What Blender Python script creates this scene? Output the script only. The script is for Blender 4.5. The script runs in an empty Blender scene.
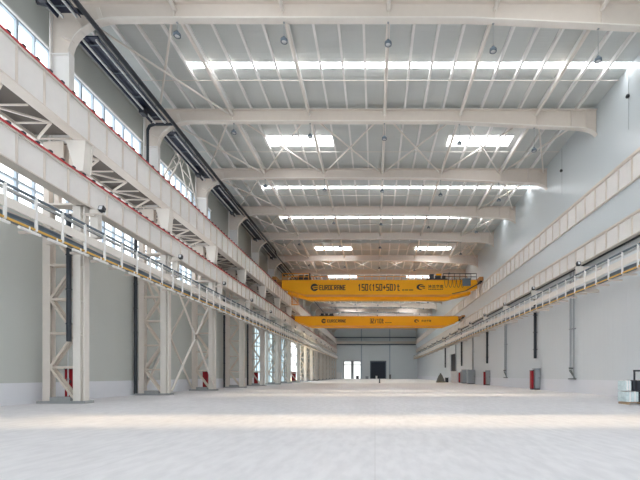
import bpy, math, random
from mathutils import Vector
random.seed(7)
sc = bpy.context.scene
COL = sc.collection
EYE = 1.5
Y0, BAY = 22.3, 9.0
NB = 17                                   # portal frames in view
YF = [Y0 + BAY * i for i in range(NB)]
YBACK = 168.0
YNEAR = -14.0
ORD = ['first','second','third','fourth','fifth','sixth','seventh','eighth','ninth','tenth','eleventh','twelfth',
       'thirteenth','fourteenth','fifteenth','sixteenth','seventeenth','eighteenth','nineteenth','twentieth',
       'twenty-first','twenty-second','twenty-third','twenty-fourth','twenty-fifth','twenty-sixth']

def drop(y):                               # the far roof sits slightly lower
    return 0.55 if y > 62 else 0.0

# ------------------------------------------------------------------ materials
def mat(name, col, rough=0.6, metal=0.0, var=0.04, scale=3.0, bump=None, emit=None, spec=0.4):
    m = bpy.data.materials.new(name); m.use_nodes = True
    nt = m.node_tree; b = nt.nodes['Principled BSDF']
    b.inputs['Roughness'].default_value = rough
    b.inputs['Metallic'].default_value = metal
    b.inputs['Specular IOR Level'].default_value = spec
    tc = nt.nodes.new('ShaderNodeTexCoord')
    nz = nt.nodes.new('ShaderNodeTexNoise'); nz.inputs['Scale'].default_value = scale; nz.inputs['Detail'].default_value = 4
    nt.links.new(tc.outputs['Object'], nz.inputs['Vector'])
    mx = nt.nodes.new('ShaderNodeMix'); mx.data_type = 'RGBA'
    nt.links.new(nz.outputs['Fac'], mx.inputs['Factor'])
    mx.inputs['A'].default_value = [max(0, c * (1 - var)) for c in col] + [1]
    mx.inputs['B'].default_value = [min(1, c * (1 + var)) for c in col] + [1]
    nt.links.new(mx.outputs['Result'], b.inputs['Base Color'])
    if bump:                               # (axis, period, depth)
        ax, per, dep = bump
        gp = nt.nodes.new('ShaderNodeNewGeometry')
        sp = nt.nodes.new('ShaderNodeSeparateXYZ'); nt.links.new(gp.outputs['Position'], sp.inputs[0])
        mu = nt.nodes.new('ShaderNodeMath'); mu.operation = 'MULTIPLY'; mu.inputs[1].default_value = 2 * math.pi / per
        nt.links.new(sp.outputs[ax], mu.inputs[0])
        si = nt.nodes.new('ShaderNodeMath'); si.operation = 'SINE'; nt.links.new(mu.outputs[0], si.inputs[0])
        pw = nt.nodes.new('ShaderNodeMath'); pw.operation = 'SMOOTH_MAX'; pw.inputs[1].default_value = 0.55; pw.inputs[2].default_value = .2
        nt.links.new(si.outputs[0], pw.inputs[0])
        bp = nt.nodes.new('ShaderNodeBump'); bp.inputs['Strength'].default_value = 0.6; bp.inputs['Distance'].default_value = dep
        nt.links.new(pw.outputs[0], bp.inputs['Height']); nt.links.new(bp.outputs[0], b.inputs['Normal'])
    if emit:
        b.inputs['Emission Color'].default_value = list(emit[0]) + [1]; b.inputs['Emission Strength'].default_value = emit[1]
    return m

M = {}
M['cream'] = mat('cream_paint', (.71, .645, .585), .5)
M['creamlt'] = mat('light_cream_paint', (.785, .74, .69), .5)
M['girder'] = mat('pale_girder_paint', (.80, .775, .755), .45)
M['white'] = mat('white_paint', (.87, .86, .85), .5)
M['deck'] = mat('galvanised_roof_deck', (.60, .63, .62), .5, 0.0, .06, .6, ('Y', .42, .02))
M['wallL'] = mat('grey_green_panel', (.56, .58, .55), .6, 0, .03, .3, ('Y', 1.0, .012))
M['wallR'] = mat('white_ribbed_panel', (.69, .72, .74), .4, 0, .03, .3, ('Y', .6, .02))
M['wallRU'] = mat('smooth_blue_white_panel', (.61, .66, .69), .28, 0, .02, .2)
M['wallB'] = mat('back_wall_panel', (.76, .81, .83), .6, 0, .04, .2, ('Z', 1.2, .01))
M['plinth'] = mat('white_plinth', (.78, .79, .83), .6, 0, .03, .8)
M['orange'] = mat('crane_orange', (.95, .44, .015), .5, 0, .04, 1.0, spec=.2)
M['orange2'] = mat('crane_orange_dull', (.80, .33, .03), .45, 0, .06, 1.0)
M['brown'] = mat('shaded_orange_steel', (.42, .19, .05), .5)  # crane ends: orange browned so their shadow sits in the colour
M['black'] = mat('black_lettering', (.02, .02, .022), .5)
M['dark'] = mat('dark_steel', (.035, .04, .05), .4, .2)
M['navy'] = mat('navy_reflector', (.018, .024, .05), .3, .3)
M['tube'] = mat('pale_steel_tube', (.62, .64, .65), .35, .2)
M['slate'] = mat('slate_blue_steel', (.14, .18, .22), .45, .1)
M['lace'] = mat('brown_shade_lacing', (.64, .56, .485), .55)  # brown shading of the column lacing put into its colour
M['tan'] = mat('tan_shade_cream_paint', (.68, .605, .54), .5)  # shade in the colour of webs, stems, truss lacing; plain tan on cross bars
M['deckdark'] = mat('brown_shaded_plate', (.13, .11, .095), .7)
M['red'] = mat('red_enamel', (.33, .008, .016), .4)
M['redrail'] = mat('red_conductor', (.55, .05, .06), .5)
M['railsteel'] = mat('rail_steel', (.20, .17, .17), .4, .6)
M['grey'] = mat('grey_enamel', (.33, .36, .38), .5)
M['conc'] = mat('grey_grout', (.33, .34, .34), .8, 0, .15, 6)
M['yellow'] = mat('yellow_cable', (.72, .43, .10), .5)
M['wood'] = mat('pallet_wood', (.42, .29, .18), .8, 0, .2, 5)
M['film'] = mat('plastic_film', (.68, .78, .79), .22, 0, .18, 5)
M['tarp'] = mat('grey_tarp', (.16, .18, .18), .7, 0, .2, 3)
M['blueframe'] = mat('blue_grey_frame', (.42, .50, .58), .5)
M['glasslamp'] = mat('lamp_lens', (.75, .77, .8), .2)
M['doordark'] = mat('dark_door_panel', (.025, .035, .055), .4)

def glow(name, col, strength, through=0.0):
    m = bpy.data.materials.new(name); m.use_nodes = True; nt = m.node_tree; nt.nodes.clear()
    o = nt.nodes.new('ShaderNodeOutputMaterial'); e = nt.nodes.new('ShaderNodeEmission')
    e.inputs[0].default_value = list(col) + [1]; e.inputs[1].default_value = strength
    nz = nt.nodes.new('ShaderNodeTexNoise'); nz.inputs['Scale'].default_value = .7
    mr = nt.nodes.new('ShaderNodeMapRange'); mr.inputs['To Min'].default_value = strength * .9; mr.inputs['To Max'].default_value = strength * 1.1
    nt.links.new(nz.outputs['Fac'], mr.inputs['Value']); nt.links.new(mr.outputs[0], e.inputs[1])
    if through > 0:
        t = nt.nodes.new('ShaderNodeBsdfTransparent'); mx = nt.nodes.new('ShaderNodeMixShader'); mx.inputs[0].default_value = through
        nt.links.new(e.outputs[0], mx.inputs[1]); nt.links.new(t.outputs[0], mx.inputs[2]); nt.links.new(mx.outputs[0], o.inputs[0])
    else:
        nt.links.new(e.outputs[0], o.inputs[0])
    return m
M['sky_strip'] = glow('translucent_roof_sheet', (.96, .98, 1.0), 10.5, .45)
M['sky_panel'] = glow('translucent_skylight', (.97, .98, 1.0), 9.0)
M['pane'] = glow('daylit_glass', (.94, .975, 1.0), 2.0)
M['doorpane'] = glow('daylit_door_glass', (.95, .98, .96), .95)
M['cyanpane'] = glow('cyan_translucent_door_sheet', (.76, .95, 1.0), .78)

def floor_mat():
    m = bpy.data.materials.new('troweled_concrete'); m.use_nodes = True; nt = m.node_tree; b = nt.nodes['Principled BSDF']
    gp = nt.nodes.new('ShaderNodeNewGeometry')
    n1 = nt.nodes.new('ShaderNodeTexNoise'); n1.inputs['Scale'].default_value = .35; n1.inputs['Detail'].default_value = 6
    n2 = nt.nodes.new('ShaderNodeTexNoise'); n2.inputs['Scale'].default_value = 5; n2.inputs['Detail'].default_value = 8
    mp = nt.nodes.new('ShaderNodeMapping'); mp.inputs['Scale'].default_value = (1.0, .28, 1); mp.inputs['Rotation'].default_value = (0, 0, .3)
    nt.links.new(gp.outputs['Position'], n1.inputs['Vector']); nt.links.new(gp.outputs['Position'], mp.inputs[0]); nt.links.new(mp.outputs[0], n2.inputs['Vector'])
    mx = nt.nodes.new('ShaderNodeMix'); mx.data_type = 'RGBA'
    mx.inputs['A'].default_value = (.69, .675, .70, 1); mx.inputs['B'].default_value = (.80, .785, .805, 1)
    nt.links.new(n1.outputs['Fac'], mx.inputs['Factor'])
    m2 = nt.nodes.new('ShaderNodeMix'); m2.data_type = 'RGBA'; m2.blend_type = 'MULTIPLY'; m2.inputs['Factor'].default_value = .34
    rp = nt.nodes.new('ShaderNodeValToRGB'); rp.color_ramp.elements[0].position = .35; rp.color_ramp.elements[1].position = .62
    rp.color_ramp.elements[0].color = (.70, .70, .71, 1)
    nt.links.new(n2.outputs['Fac'], rp.inputs[0])
    nt.links.new(mx.outputs['Result'], m2.inputs['A']); nt.links.new(rp.outputs[0], m2.inputs['B'])
    br = nt.nodes.new('ShaderNodeTexBrick'); br.offset = 0; br.squash = 1
    br.inputs['Color1'].default_value = br.inputs['Color2'].default_value = (1, 1, 1, 1); br.inputs['Mortar'].default_value = (.72, .70, .68, 1)
    br.inputs['Scale'].default_value = 1; br.inputs['Mortar Size'].default_value = .012
    br.inputs['Brick Width'].default_value = 4.5; br.inputs['Row Height'].default_value = 4.5
    nt.links.new(gp.outputs['Position'], br.inputs['Vector'])
    m3 = nt.nodes.new('ShaderNodeMix'); m3.data_type = 'RGBA'; m3.blend_type = 'MULTIPLY'; m3.inputs['Factor'].default_value = .3
    nt.links.new(m2.outputs['Result'], m3.inputs['A']); nt.links.new(br.outputs['Color'], m3.inputs['B'])
    nt.links.new(m3.outputs['Result'], b.inputs['Base Color'])
    b.inputs['Roughness'].default_value = .5; b.inputs['Specular IOR Level'].default_value = .35
    return m
M['floor'] = floor_mat()
M['floor2'] = mat('pale_far_concrete', (.80, .80, .81), .5, 0, .05, .4)
M['yard'] = mat('yard_concrete', (.17, .2, .22), .8, 0, .1, .3)

# ------------------------------------------------------------------ mesh builder
class MB:
    def __init__(s): s.v = []; s.f = []; s.sm = []
    def _add(s, vs, fs, smooth=False):
        o = len(s.v); s.v += [tuple(p) for p in vs]; s.f += [tuple(i + o for i in f) for f in fs]; s.sm += [smooth] * len(fs); return s
    def box(s, x0, x1, y0, y1, z0, z1):
        x0, x1 = sorted((x0, x1)); y0, y1 = sorted((y0, y1)); z0, z1 = sorted((z0, z1))
        vs = [(x0,y0,z0),(x1,y0,z0),(x1,y1,z0),(x0,y1,z0),(x0,y0,z1),(x1,y0,z1),(x1,y1,z1),(x0,y1,z1)]
        return s._add(vs, [(0,3,2,1),(4,5,6,7),(0,1,5,4),(1,2,6,5),(2,3,7,6),(3,0,4,7)])
    def prism(s, pts, axis, a, b):         # outline of 2-D points, extruded along an axis
        n = len(pts)
        def P(p, t):
            if axis == 'y': return (p[0], t, p[1])
            if axis == 'x': return (t, p[0], p[1])
            return (p[0], p[1], t)
        vs = [P(p, a) for p in pts] + [P(p, b) for p in pts]
        return s._add(vs, [tuple(range(n))[::-1], tuple(range(n, 2*n))] + [(i, (i+1) % n, n + (i+1) % n, n + i) for i in range(n)])
    def bar(s, p, q, w, h=None):
        h = h or w; p = Vector(p); q = Vector(q); d = (q - p).normalized()
        up = Vector((0, 0, 1)) if abs(d.z) < .9 else Vector((0, 1, 0))
        a = d.cross(up).normalized() * w / 2; b = a.cross(d).normalized() * h / 2
        vs = [p-a-b, p+a-b, p+a+b, p-a+b, q-a-b, q+a-b, q+a+b, q-a+b]
        return s._add(vs, [(0,3,2,1),(4,5,6,7),(0,1,5,4),(1,2,6,5),(2,3,7,6),(3,0,4,7)])
    def tube(s, p, q, r, n=8, r2=None):
        r2 = r if r2 is None else r2; p = Vector(p); q = Vector(q); d = (q - p).normalized()
        up = Vector((0, 0, 1)) if abs(d.z) < .9 else Vector((0, 1, 0))
        a = d.cross(up).normalized(); b = a.cross(d).normalized()
        vs = [];
        for c, rr in ((p, r), (q, r2)):
            for i in range(n):
                t = 2 * math.pi * i / n; vs.append(c + a * math.cos(t) * rr + b * math.sin(t) * rr)
        s._add(vs, [(i, (i+1) % n, n + (i+1) % n, n + i) for i in range(n)], True)
        s._add(vs[:n], [tuple(range(n))[::-1]]); s._add(vs[n:], [tuple(range(n))]); return s
    def path(s, pts, r, n=8):
        for i in range(len(pts) - 1): s.tube(pts[i], pts[i+1], r, n)
        return s
    def lathe(s, prof, c, n=16):           # profile (radius, z)
        vs = []
        for r, z in prof:
            for i in range(n):
                t = 2 * math.pi * i / n; vs.append((c[0] + r * math.cos(t), c[1] + r * math.sin(t), c[2] + z))
        fs = [(k*n + i, k*n + (i+1) % n, (k+1)*n + (i+1) % n, (k+1)*n + i) for k in range(len(prof)-1) for i in range(n)]
        return s._add(vs, fs, True)
    def build(s, name, m, parent=None, bevel=0):
        me = bpy.data.meshes.new(name); off = Vector(parent['_o']) if parent is not None and '_o' in parent else Vector((0, 0, 0))
        me.from_pydata([tuple(Vector(v) - off) for v in s.v], [], s.f); me.update()
        for p, k in zip(me.polygons, s.sm): p.use_smooth = k
        me.materials.append(M[m] if isinstance(m, str) else m)
        o = bpy.data.objects.new(name, me); COL.objects.link(o)
        if parent is not None:
            o.parent = parent; o['_o'] = tuple(off)
        if bevel:
            b = o.modifiers.new('bevel', 'BEVEL'); b.width = bevel; b.segments = 2; b.limit_method = 'ANGLE'
        return o
def tag(o, label, cat, group=None):
    o['label'] = label; o['category'] = cat
    if group: o['group'] = group
    return o
def struct(o): o['kind'] = 'structure'; return o
def thing(name, label, cat, loc=(0, 0, 0), group=None):
    o = bpy.data.objects.new(name, None); COL.objects.link(o); o.location = loc; o.empty_display_size = .3; o['_o'] = tuple(loc)
    return tag(o, label, cat, group)
def copy_thing(root, dloc, label, shift=None):
    r = root.copy(); COL.objects.link(r); r.location = Vector(root.location) + Vector(dloc); r['label'] = label
    for ch in list(root.children):
        c = ch.copy(); COL.objects.link(c); c.parent = r
        for g in list(ch.children):
            d = g.copy(); COL.objects.link(d); d.parent = c
    return r

# ================================================================== the shell
struct(MB().box(-18, 17.6, YNEAR, 76, -.3, 0).build('floor', 'floor'))
struct(MB().box(-18, 17.6, 76, YBACK, -.3, 0).build('floor', 'floor2'))
struct(MB().box(-120, -18.3, -60, 240, -.5, -.1).build('ground', 'yard'))
def R(z): return z + EYE
ZDECK = R(20.05)
STRIPS = [9.2, 27.2, 44.9, 53.4, 71.2, 92, 110, 128, 146]
PANELS = [(0.0, 1), (18.0, 1), (35.9, 1), (64.6, 1), (83.2, 1), (101, 1), (119, 1), (137, 1), (155, 1)]
# ceiling deck pieces around the roof lights
dk = MB(); cuts = []
for y in STRIPS: cuts.append((y - .27, y + .27, [(-12.1, 16.55)]))
for y, _ in PANELS: cuts.append((y - .8, y + .8, [(-9.35, -3.55), (6.2, 11.6)]))
cuts.sort(); y = YNEAR
def deckrow(y0, y1, holes):
    z = ZDECK - drop((y0 + y1) / 2); x = -18
    for a, b in holes: dk.box(x, a, y0, y1, z, z + .12); x = b
    dk.box(x, 17.6, y0, y1, z, z + .12)
for a, b, h in cuts:
    if y < 62 < a: deckrow(y, 62, []); y = 62
    deckrow(y, a, []); deckrow(a, b, h); y = b
deckrow(y, YBACK, [])
dk.box(-18, 17.6, 61.9, 62.1, ZDECK - .6, ZDECK + .1)
struct(dk.build('ceiling', 'deck'))
wn = 1
for y in STRIPS:
    z = ZDECK - drop(y)
    o = struct(MB().prism([(-12.1, y - .27), (16.55, y - .27), (16.55, y + .27), (-12.1, y + .27)], 'z', z + .04, z + .05).build('window_%d' % wn, 'sky_strip')); wn += 1
for y, _ in PANELS:
    z = ZDECK - drop(y)
    for a, b in ((-9.35, -3.55), (6.2, 11.6)):
        o = struct(MB().box(a, b, y - .8, y + .8, z + .04, z + .07).build('window_%d' % wn, 'sky_panel')); wn += 1
        f = MB()
        f.box(a, b, y - .86, y - .8, z - .06, z + .1); f.box(a, b, y + .8, y + .86, z - .06, z + .1)
        f.box(a - .06, a, y - .86, y + .86, z - .06, z + .1); f.box(b, b + .06, y - .86, y + .86, z - .06, z + .1)
        fo = f.build('window_frame', 'white', o)
# left wall with window bands and tall doorways
WX0, WX1 = -18.35, -18.0
OPEN = [(62.6, 74.6), (77.0, 84.4), (86.2, 101.0)]
wl = MB(); yb = [YNEAR] + [Y0 + BAY * i for i in range(-4, NB) if Y0 + BAY * i > YNEAR] + [YBACK]
LZ = (10.0, 13.9); UZ = (16.6, 19.45); OZ = 8.6
wins = []
for i in range(len(yb) - 1):
    a, b = yb[i] + 1.35, yb[i+1] + 1.1
    if b > YBACK - .5: b = YBACK - .5
    wins.append((a, b))
lwins = [w for w in wins if w[0] < 38]; uwins = [(a, min(b, 46.0)) for a, b in wins if a < 45]
def wallband(z0, z1, holes):
    y = YNEAR
    for a, b in holes: wl.box(WX0, WX1, y, a, z0, z1); y = b
    wl.box(WX0, WX1, y, YBACK, z0, z1)
wallband(0, OZ, OPEN); wallband(OZ, LZ[0], []); wallband(LZ[0], LZ[1], lwins); wallband(LZ[1], UZ[0], [])
wallband(UZ[0], UZ[1], uwins); wallband(UZ[1], ZDECK + .1, [])
struct(wl.build('wall_left', 'wallL'))
for (z0, z1), nz, lst in ((LZ, 3, lwins), (UZ, 1, uwins)):
    for a, b in lst:
        o = struct(MB().box(-18.25, -18.22, a, b, z0, z1).build('window_%d' % wn, 'pane')); wn += 1
        f = MB(); n = 8
        for k in range(n + 1):
            y = a + (b - a) * k / n; w = .09 if k % 2 else .14
            f.box(-18.22, -18.05, y - w/2, y + w/2, z0, z1)
        for k in range(nz + 1):
            z = z0 + (z1 - z0) * k / nz; f.box(-18.22, -18.04, a, b, z - .05, z + .05)
        f.build('window_frame', 'blueframe', o)
        MB().box(-18.05, -17.9, a, b, z1, z1 + .1).box(-18.05, -17.88, a, b, z0 - .12, z0).build('window_sill', 'white', o)
# doorway frames in the left wall (open to the yard)
for i, (a, b) in enumerate(OPEN):
    f = MB(); f.box(-18.4, -17.9, a - .15, a, 0, OZ); f.box(-18.4, -17.9, b, b + .15, 0, OZ); f.box(-18.4, -17.9, a - .15, b + .15, OZ, OZ + .2)
    fr = struct(f.build('door_%d' % (4 + i), 'white'))
    if i < 2:
        MB().box(-18.3, -18.27, a, b, 0, OZ).build('translucent_sheet', 'cyanpane', fr)
        m = MB(); n = 6
        for k in range(1, n): y = a + (b - a) * k / n; m.box(-18.27, -18.15, y - .06, y + .06, 0, OZ)
        for z in (2.1, 4.3, 6.5): m.box(-18.27, -18.17, a, b, z - .05, z + .05)
        m.build('mullion', 'blueframe', fr)
pl = MB(); y = YNEAR
for a, b in OPEN: pl.box(-18.0, -17.94, y, a - .16, 0, 1.1); y = b + .16
pl.box(-18.0, -17.94, y, YBACK, 0, 1.1)
struct(pl.build('baseboard_left', 'plinth'))
# right wall
DR = (88.5, 95.0)
struct(MB().box(16.9, 17.0, YNEAR, YBACK, R(8.87), R(9.5)).build('shadow_gap_strip', 'dark'))  # dark strip painting in the shadow gap under the lower girder
wr = MB(); wr.box(17.0, 17.5, YNEAR, DR[0], 0, R(10.4)); wr.box(17.0, 17.5, DR[1], YBACK, 0, R(10.4)); wr.box(17.0, 17.5, DR[0], DR[1], 6.1, R(10.4))
struct(wr.build('wall_right', 'wallR'))
struct(MB().box(16.5, 17.5, YNEAR, YBACK, R(10.4), ZDECK + .1).build('wall_right', 'wallRU'))
struct(MB().box(16.93, 17.0, YNEAR, DR[0], 0, 1.12).box(16.93, 17.0, DR[1], YBACK, 0, 1.12).build('baseboard_right', 'plinth'))
struct(MB().box(17.25, 17.35, DR[0], DR[1], 0, 6.1).build('door_3', 'black'))  # black panel put in for the darkness of an open doorway
# back wall
D1 = (-12.5, -5.6, 7.0); D2 = (-1.8, 4.3, 6.7)
wb = MB()
wb.box(-18, D1[0], YBACK, YBACK + .4, 0, D1[2]).box(D1[1], D2[0], YBACK, YBACK + .4, 0, D1[2]).box(D2[1], 17, YBACK, YBACK + .4, 0, D1[2])
wb.box(-18, 17, YBACK, YBACK + .4, D1[2], R(20)).box(D2[0], D2[1], YBACK, YBACK + .4, D2[2], D1[2])
struct(wb.build('wall_back', 'wallB'))
struct(MB().box(-17.9, 16.4, YBACK - .9, YBACK, 13.9, 14.9).build('trim_1', 'creamlt'))
t2 = MB().box(-17.9, 16.4, YBACK - .5, YBACK, 13.45, 13.88).box(-17.9, 16.4, YBACK - .5, YBACK, 16.3, 16.7)
struct(t2.build('trim_2', 'slate'))
t3 = MB()
for x in (-5.4, 5.9): t3.box(x - .18, x + .18, YBACK - .3, YBACK, 0, R(18.5))
struct(t3.build('trim_3', 'blueframe'))
d = struct(MB().box(D1[0], -9.4, YBACK + .1, YBACK + .2, 0, 7).box(-8.7, D1[1], YBACK + .1, YBACK + .2, 0, 7).build('door_1', 'doorpane'))
f = MB()
for x in (D1[0], -9.4, -9.05, -8.7, D1[1]): f.box(x - .18, x + .18, YBACK - .05, YBACK + .25, 0, 7.1)
f.box(D1[0], D1[1], YBACK - .05, YBACK + .25, 6.9, 7.2).box(D1[0], D1[1], YBACK - .05, YBACK + .2, 5.5, 5.7)
f.build('door_frame', 'grey', d)
d = struct(MB().box(D2[0], 1.6, YBACK + .1, YBACK + .2, 0, D2[2]).box(1.6, D2[1], YBACK + .0, YBACK + .1, 0, D2[2]).build('door_2', 'doordark'))
f = MB()
for x in (D2[0], D2[1]): f.box(x - .2, x + .2, YBACK - .1, YBACK + .25, 0, D2[2])
f.box(D2[0] - .2, D2[1] + .2, YBACK - .1, YBACK + .25, D2[2], D2[2] + .5)
f.build('door_frame', 'slate', d)

# ================================================================== roof steel
XL, XR = -16.1, 16.45
def rafter_low(x):                          # underside height of a rafter (relative to the eye)
    z = 18.85
    if x < -13.6:                           # rounded haunch at the left column
        t = (-13.6 - x) / (16.15 - 13.6); z -= 1.9 * (1 - math.sqrt(max(0, 1 - t * t)))
    if x > 5: z -= .55 * ((x - 5) / 11.4)
    if x > 15.1: z -= .55 * (1 - math.sqrt(max(0, 1 - ((x - 15.1) / 1.4) ** 2)))
    return z
xs = [-16.15, -16.12, -16.0, -15.8, -15.5, -15.1, -14.6, -14.1, -13.6, -8, 0, 5, 9, 13, 15.1, 15.6, 16.0, 16.3, 16.48]
def make_rafter(y, label):
    g = thing('roof_rafter', label, 'roof beam', (0, y, 0), 'roof rafters')
    top = R(19.68)
    low = [(x, R(rafter_low(x))) for x in xs]
    MB().prism([(-17.1, R(16.95))] + low + [(16.48, top), (-17.1, top)], 'y', y - .03, y + .03).build('web', 'tan', g)
    fl = MB()
    for (xa, za), (xb, zb) in zip(low[:-1], low[1:]):
        fl.prism([(xa, za - .05), (xb, zb - .05), (xb, zb + .02), (xa, za + .02)], 'y', y - .21, y + .21)
    fl.build('bottom_flange', 'creamlt', g)
    MB().box(-17.1, 16.48, y - .2, y + .2, top, top + .05).build('top_flange', 'cream', g)
    for x in TIES + [14.6, 15.7]: MB().box(x - .02, x + .02, y - .18, y + .18, R(rafter_low(x)) + .02, top).build('stiffener', 'cream', g)
    for t in (20, 45, 70):                  # gussets fanning round the haunch
        a = math.radians(t); cx, cz = -13.6, R(18.85 - 1.9)
        p = (cx - 2.5 * math.cos(a), cz + 1.9 * math.sin(a)); q = (cx - 3.1 * math.cos(a), cz + 2.6 * math.sin(a))
        MB().bar((p[0], y - .11, p[1]), (q[0], y - .11, q[1]), .2, .05).build('gusset', 'cream', g)
    return g
TIES = [-16.15 + .05, -10.6, -4.9, .72, 6.35, 12.0]
TIES = [-10.6, -4.9, .72, 6.35, 12.0]
r0 = make_rafter(YF[0], 'cream steel roof rafter nearest the camera, along the top edge of the view')
for i in range(1, NB):
    copy_thing(r0, (0, BAY * i, -drop(YF[i])), 'cream steel roof rafter spanning the hall, %s from the camera' % ORD[i])
# purlins
npur = 23
for k in range(npur):
    x = -16.4 + 1.425 * k + .06
    if x > 16.3: break
    b = MB()
    for ya, yb_, dz in ((YNEAR, 62, 0), (62, YBACK - .1, .55)):
        z = ZDECK - dz
        b.box(x - .045, x + .045, ya, yb_, z - .27, z - .01)
        b.box(x - .045, x + .1, ya, yb_, z - .30, z - .27)
    tag(b.build('roof_purlin', 'white'), 'thin white roof purlin running lengthwise, %s from the left wall' % ORD[k], 'purlin', 'roof purlins')
# longitudinal ties at rafter height
for k, x in enumerate(TIES):
    b = MB()
    for j in range(-1, NB - 1):
        y = Y0 + BAY * j; dz = drop(y + 1)
        b.tube((x, y + .05, R(19.35) - dz), (x, y + BAY - .05, R(19.35) - drop(y + BAY)), .11, 8)
    tag(b.build('roof_strut', 'creamlt'), 'round white strut pipe threading through all rafters, %s from the left' % ORD[k], 'strut', 'roof strut pipes')
# crossed bracing rods
PX = [-16.2] + TIES + [16.3]
def brace(y, i, j):
    dz = drop(y + 1); z = R(19.35) - dz; z2 = R(19.35) - drop(y + BAY)
    b = MB(); e = .25
    b.tube((PX[j] + e, y + e, z - .02), (PX[j+1] - e, y + BAY - e, z2 - .02), .068, 6)
    b.tube((PX[j] + e, y + BAY - e, z2 + .07), (PX[j+1] - e, y + e, z + .07), .068, 6)
    tag(b.build('roof_brace', 'creamlt'), 'crossed thin bracing rods in the %s roof bay, %s panel from the left' % (ORD[i], ORD[j]), 'brace', 'crossed roof bracing')
for i in range(0, 12):
    full = i in (1, 5, 9)
    for j in range(6):
        if full or j == 0 or (j == 5 and i > 0): brace(YF[i], i, j)

# thin tie rods running across under the purlins, one per bay
for i in range(-1, NB - 2):
    y = Y0 + BAY * i + 5.8; z = ZDECK - .34 - drop(y)
    b = MB().tube((-16.3, y, z), (16.3, y, z), .025, 6)
    tag(b.build('sag_rod', 'creamlt'), ('thin tie rod across the roof beyond the %s rafter' % ORD[i]) if i >= 0 else 'thin tie rod across the roof in front of the first rafter', 'tie rod', 'thin roof tie rods')

# high bay lamps
DROPS = [.5, .8, .95, 1.25, 1.5]
def make_lamp(x, y, z, d, label):
    g = thing('pendant_lamp', label, 'lamp', (x, y, z - d - .2), 'high bay lamps under the rafters')
    MB().tube((x, y, z - d), (x, y, z), .014, 6).box(x - .05, x + .05, y - .05, y + .05, z - .04, z).build('cord', 'grey', g)
    z -= d
    h = MB().lathe([(.0, .04), (.07, .03), (.08, -.03), (.13, -.07), (.19, -.12), (.19, -.24), (.14, -.25), (.14, -.2), (.0, -.2)], (x, y, z), 14).build('housing', 'slate', g)
    MB().lathe([(0, -.235), (.13, -.235), (.13, -.2), (0, -.2)], (x, y, z), 14).build('lens', 'glasslamp', h)
    return g
LX = [-10.55, -4.85, .7, 6.3, 11.9]
for j, x in enumerate(LX):
    z = R(rafter_low(x)) - .05
    for i in range(13):
        lab = 'round dark high bay lamp hanging from the %s rafter, %s from the left' % (ORD[i], ORD[j])
        if i == 0: L0 = make_lamp(x, YF[0] + .1, z, DROPS[j], lab)
        else: copy_thing(L0, (0, BAY * i, -drop(YF[i])), lab)

# ================================================================== left columns
def make_column(y, label):
    g = thing('lattice_column', label, 'column', (-16.5, y, 0), 'left lattice columns')
    zt = R(8.9)
    MB().box(-17.7, -15.15, y - .36, y + .36, 0, .14).box(-17.05, -16.0, y - .3, y + .3, .14, .34).build('grout_base', 'conc', g)
    b = MB(); b.box(-17.5, -17.1, y - .2, y - .17, .14, zt); b.box(-17.5, -17.1, y + .17, y + .2, .14, zt); b.box(-17.32, -17.28, y - .17, y + .17, .14, zt)
    b.build('outer_leg', 'cream', g)
    b = MB(); b.box(-15.9, -15.5, y - .2, y + .2, .14, zt); b.box(-15.5, -15.3, y - .02, y + .02, .14, zt); b.box(-15.34, -15.3, y - .2, y + .2, .14, zt)
    for k in range(1, 6): b.box(-15.5, -15.34, y - .17, y + .17, 1.8 * k - .02, 1.8 * k + .02)
    b.build('inner_leg', 'creamlt', g)
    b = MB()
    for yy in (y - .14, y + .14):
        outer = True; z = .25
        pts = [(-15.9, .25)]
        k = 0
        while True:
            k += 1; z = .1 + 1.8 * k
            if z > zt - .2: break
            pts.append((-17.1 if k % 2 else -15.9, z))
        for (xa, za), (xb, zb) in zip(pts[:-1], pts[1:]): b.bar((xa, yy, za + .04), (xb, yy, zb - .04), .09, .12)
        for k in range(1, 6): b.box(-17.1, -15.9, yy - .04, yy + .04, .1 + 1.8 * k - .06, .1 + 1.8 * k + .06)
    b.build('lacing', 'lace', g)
    # head block under the lower girder, stem between girders, bracket for the upper girder
    b = MB(); b.box(-17.75, -15.15, y - .3, y + .3, zt, zt + .12)
    b.build('cap_plate', 'cream', g)
    b = MB(); b.box(-17.5, -17.2, y - .15, y + .15, 7.2, R(12.3)); b.box(-16.95, -16.7, y - .12, y + .12, zt + .12, R(12.3)); b.box(-16.15, -15.8, y - .12, y + .12, zt + .12, R(12.3))
    b.box(-17.2, -16.4, y - .2, y - .14, R(10.2), R(12.3)); b.box(-17.2, -16.4, y + .14, y + .2, R(10.2), R(12.3))
    b.build('stem', 'tan', g)
    b = MB(); b.prism([(-16.2, R(12.3)), (-15.15, R(12.3)), (-15.28, R(10.7)), (-15.7, R(10.7))], 'y', y - .32, y - .26)
    b.prism([(-16.2, R(12.3)), (-15.15, R(12.3)), (-15.28, R(10.7)), (-15.7, R(10.7))], 'y', y + .26, y + .32)
    b.prism([(-15.3, R(12.3)), (-15.2, R(12.3)), (-15.33, R(10.7)), (-15.43, R(10.7))], 'y', y - .26, y + .26)
    b.prism([(-16.2, R(12.3)), (-16.1, R(12.3)), (-15.6, R(10.7)), (-15.7, R(10.7))], 'y', y - .26, y + .26)
    b.build('girder_bracket', 'creamlt', g)
    b = MB(); b.box(-17.1, -16.15, y - .04, y + .04, R(12.3), R(16.98)); b.box(-16.17, -16.1, y - .2, y + .2, R(12.3), R(17.0)); b.box(-17.15, -17.08, y - .2, y + .2, R(12.3), R(19.6))
    b.box(-17.1, -16.15, y - .18, y + .18, R(16.92), R(16.97))
    b.build('upper_shaft', 'girder', g)
    return g
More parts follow.
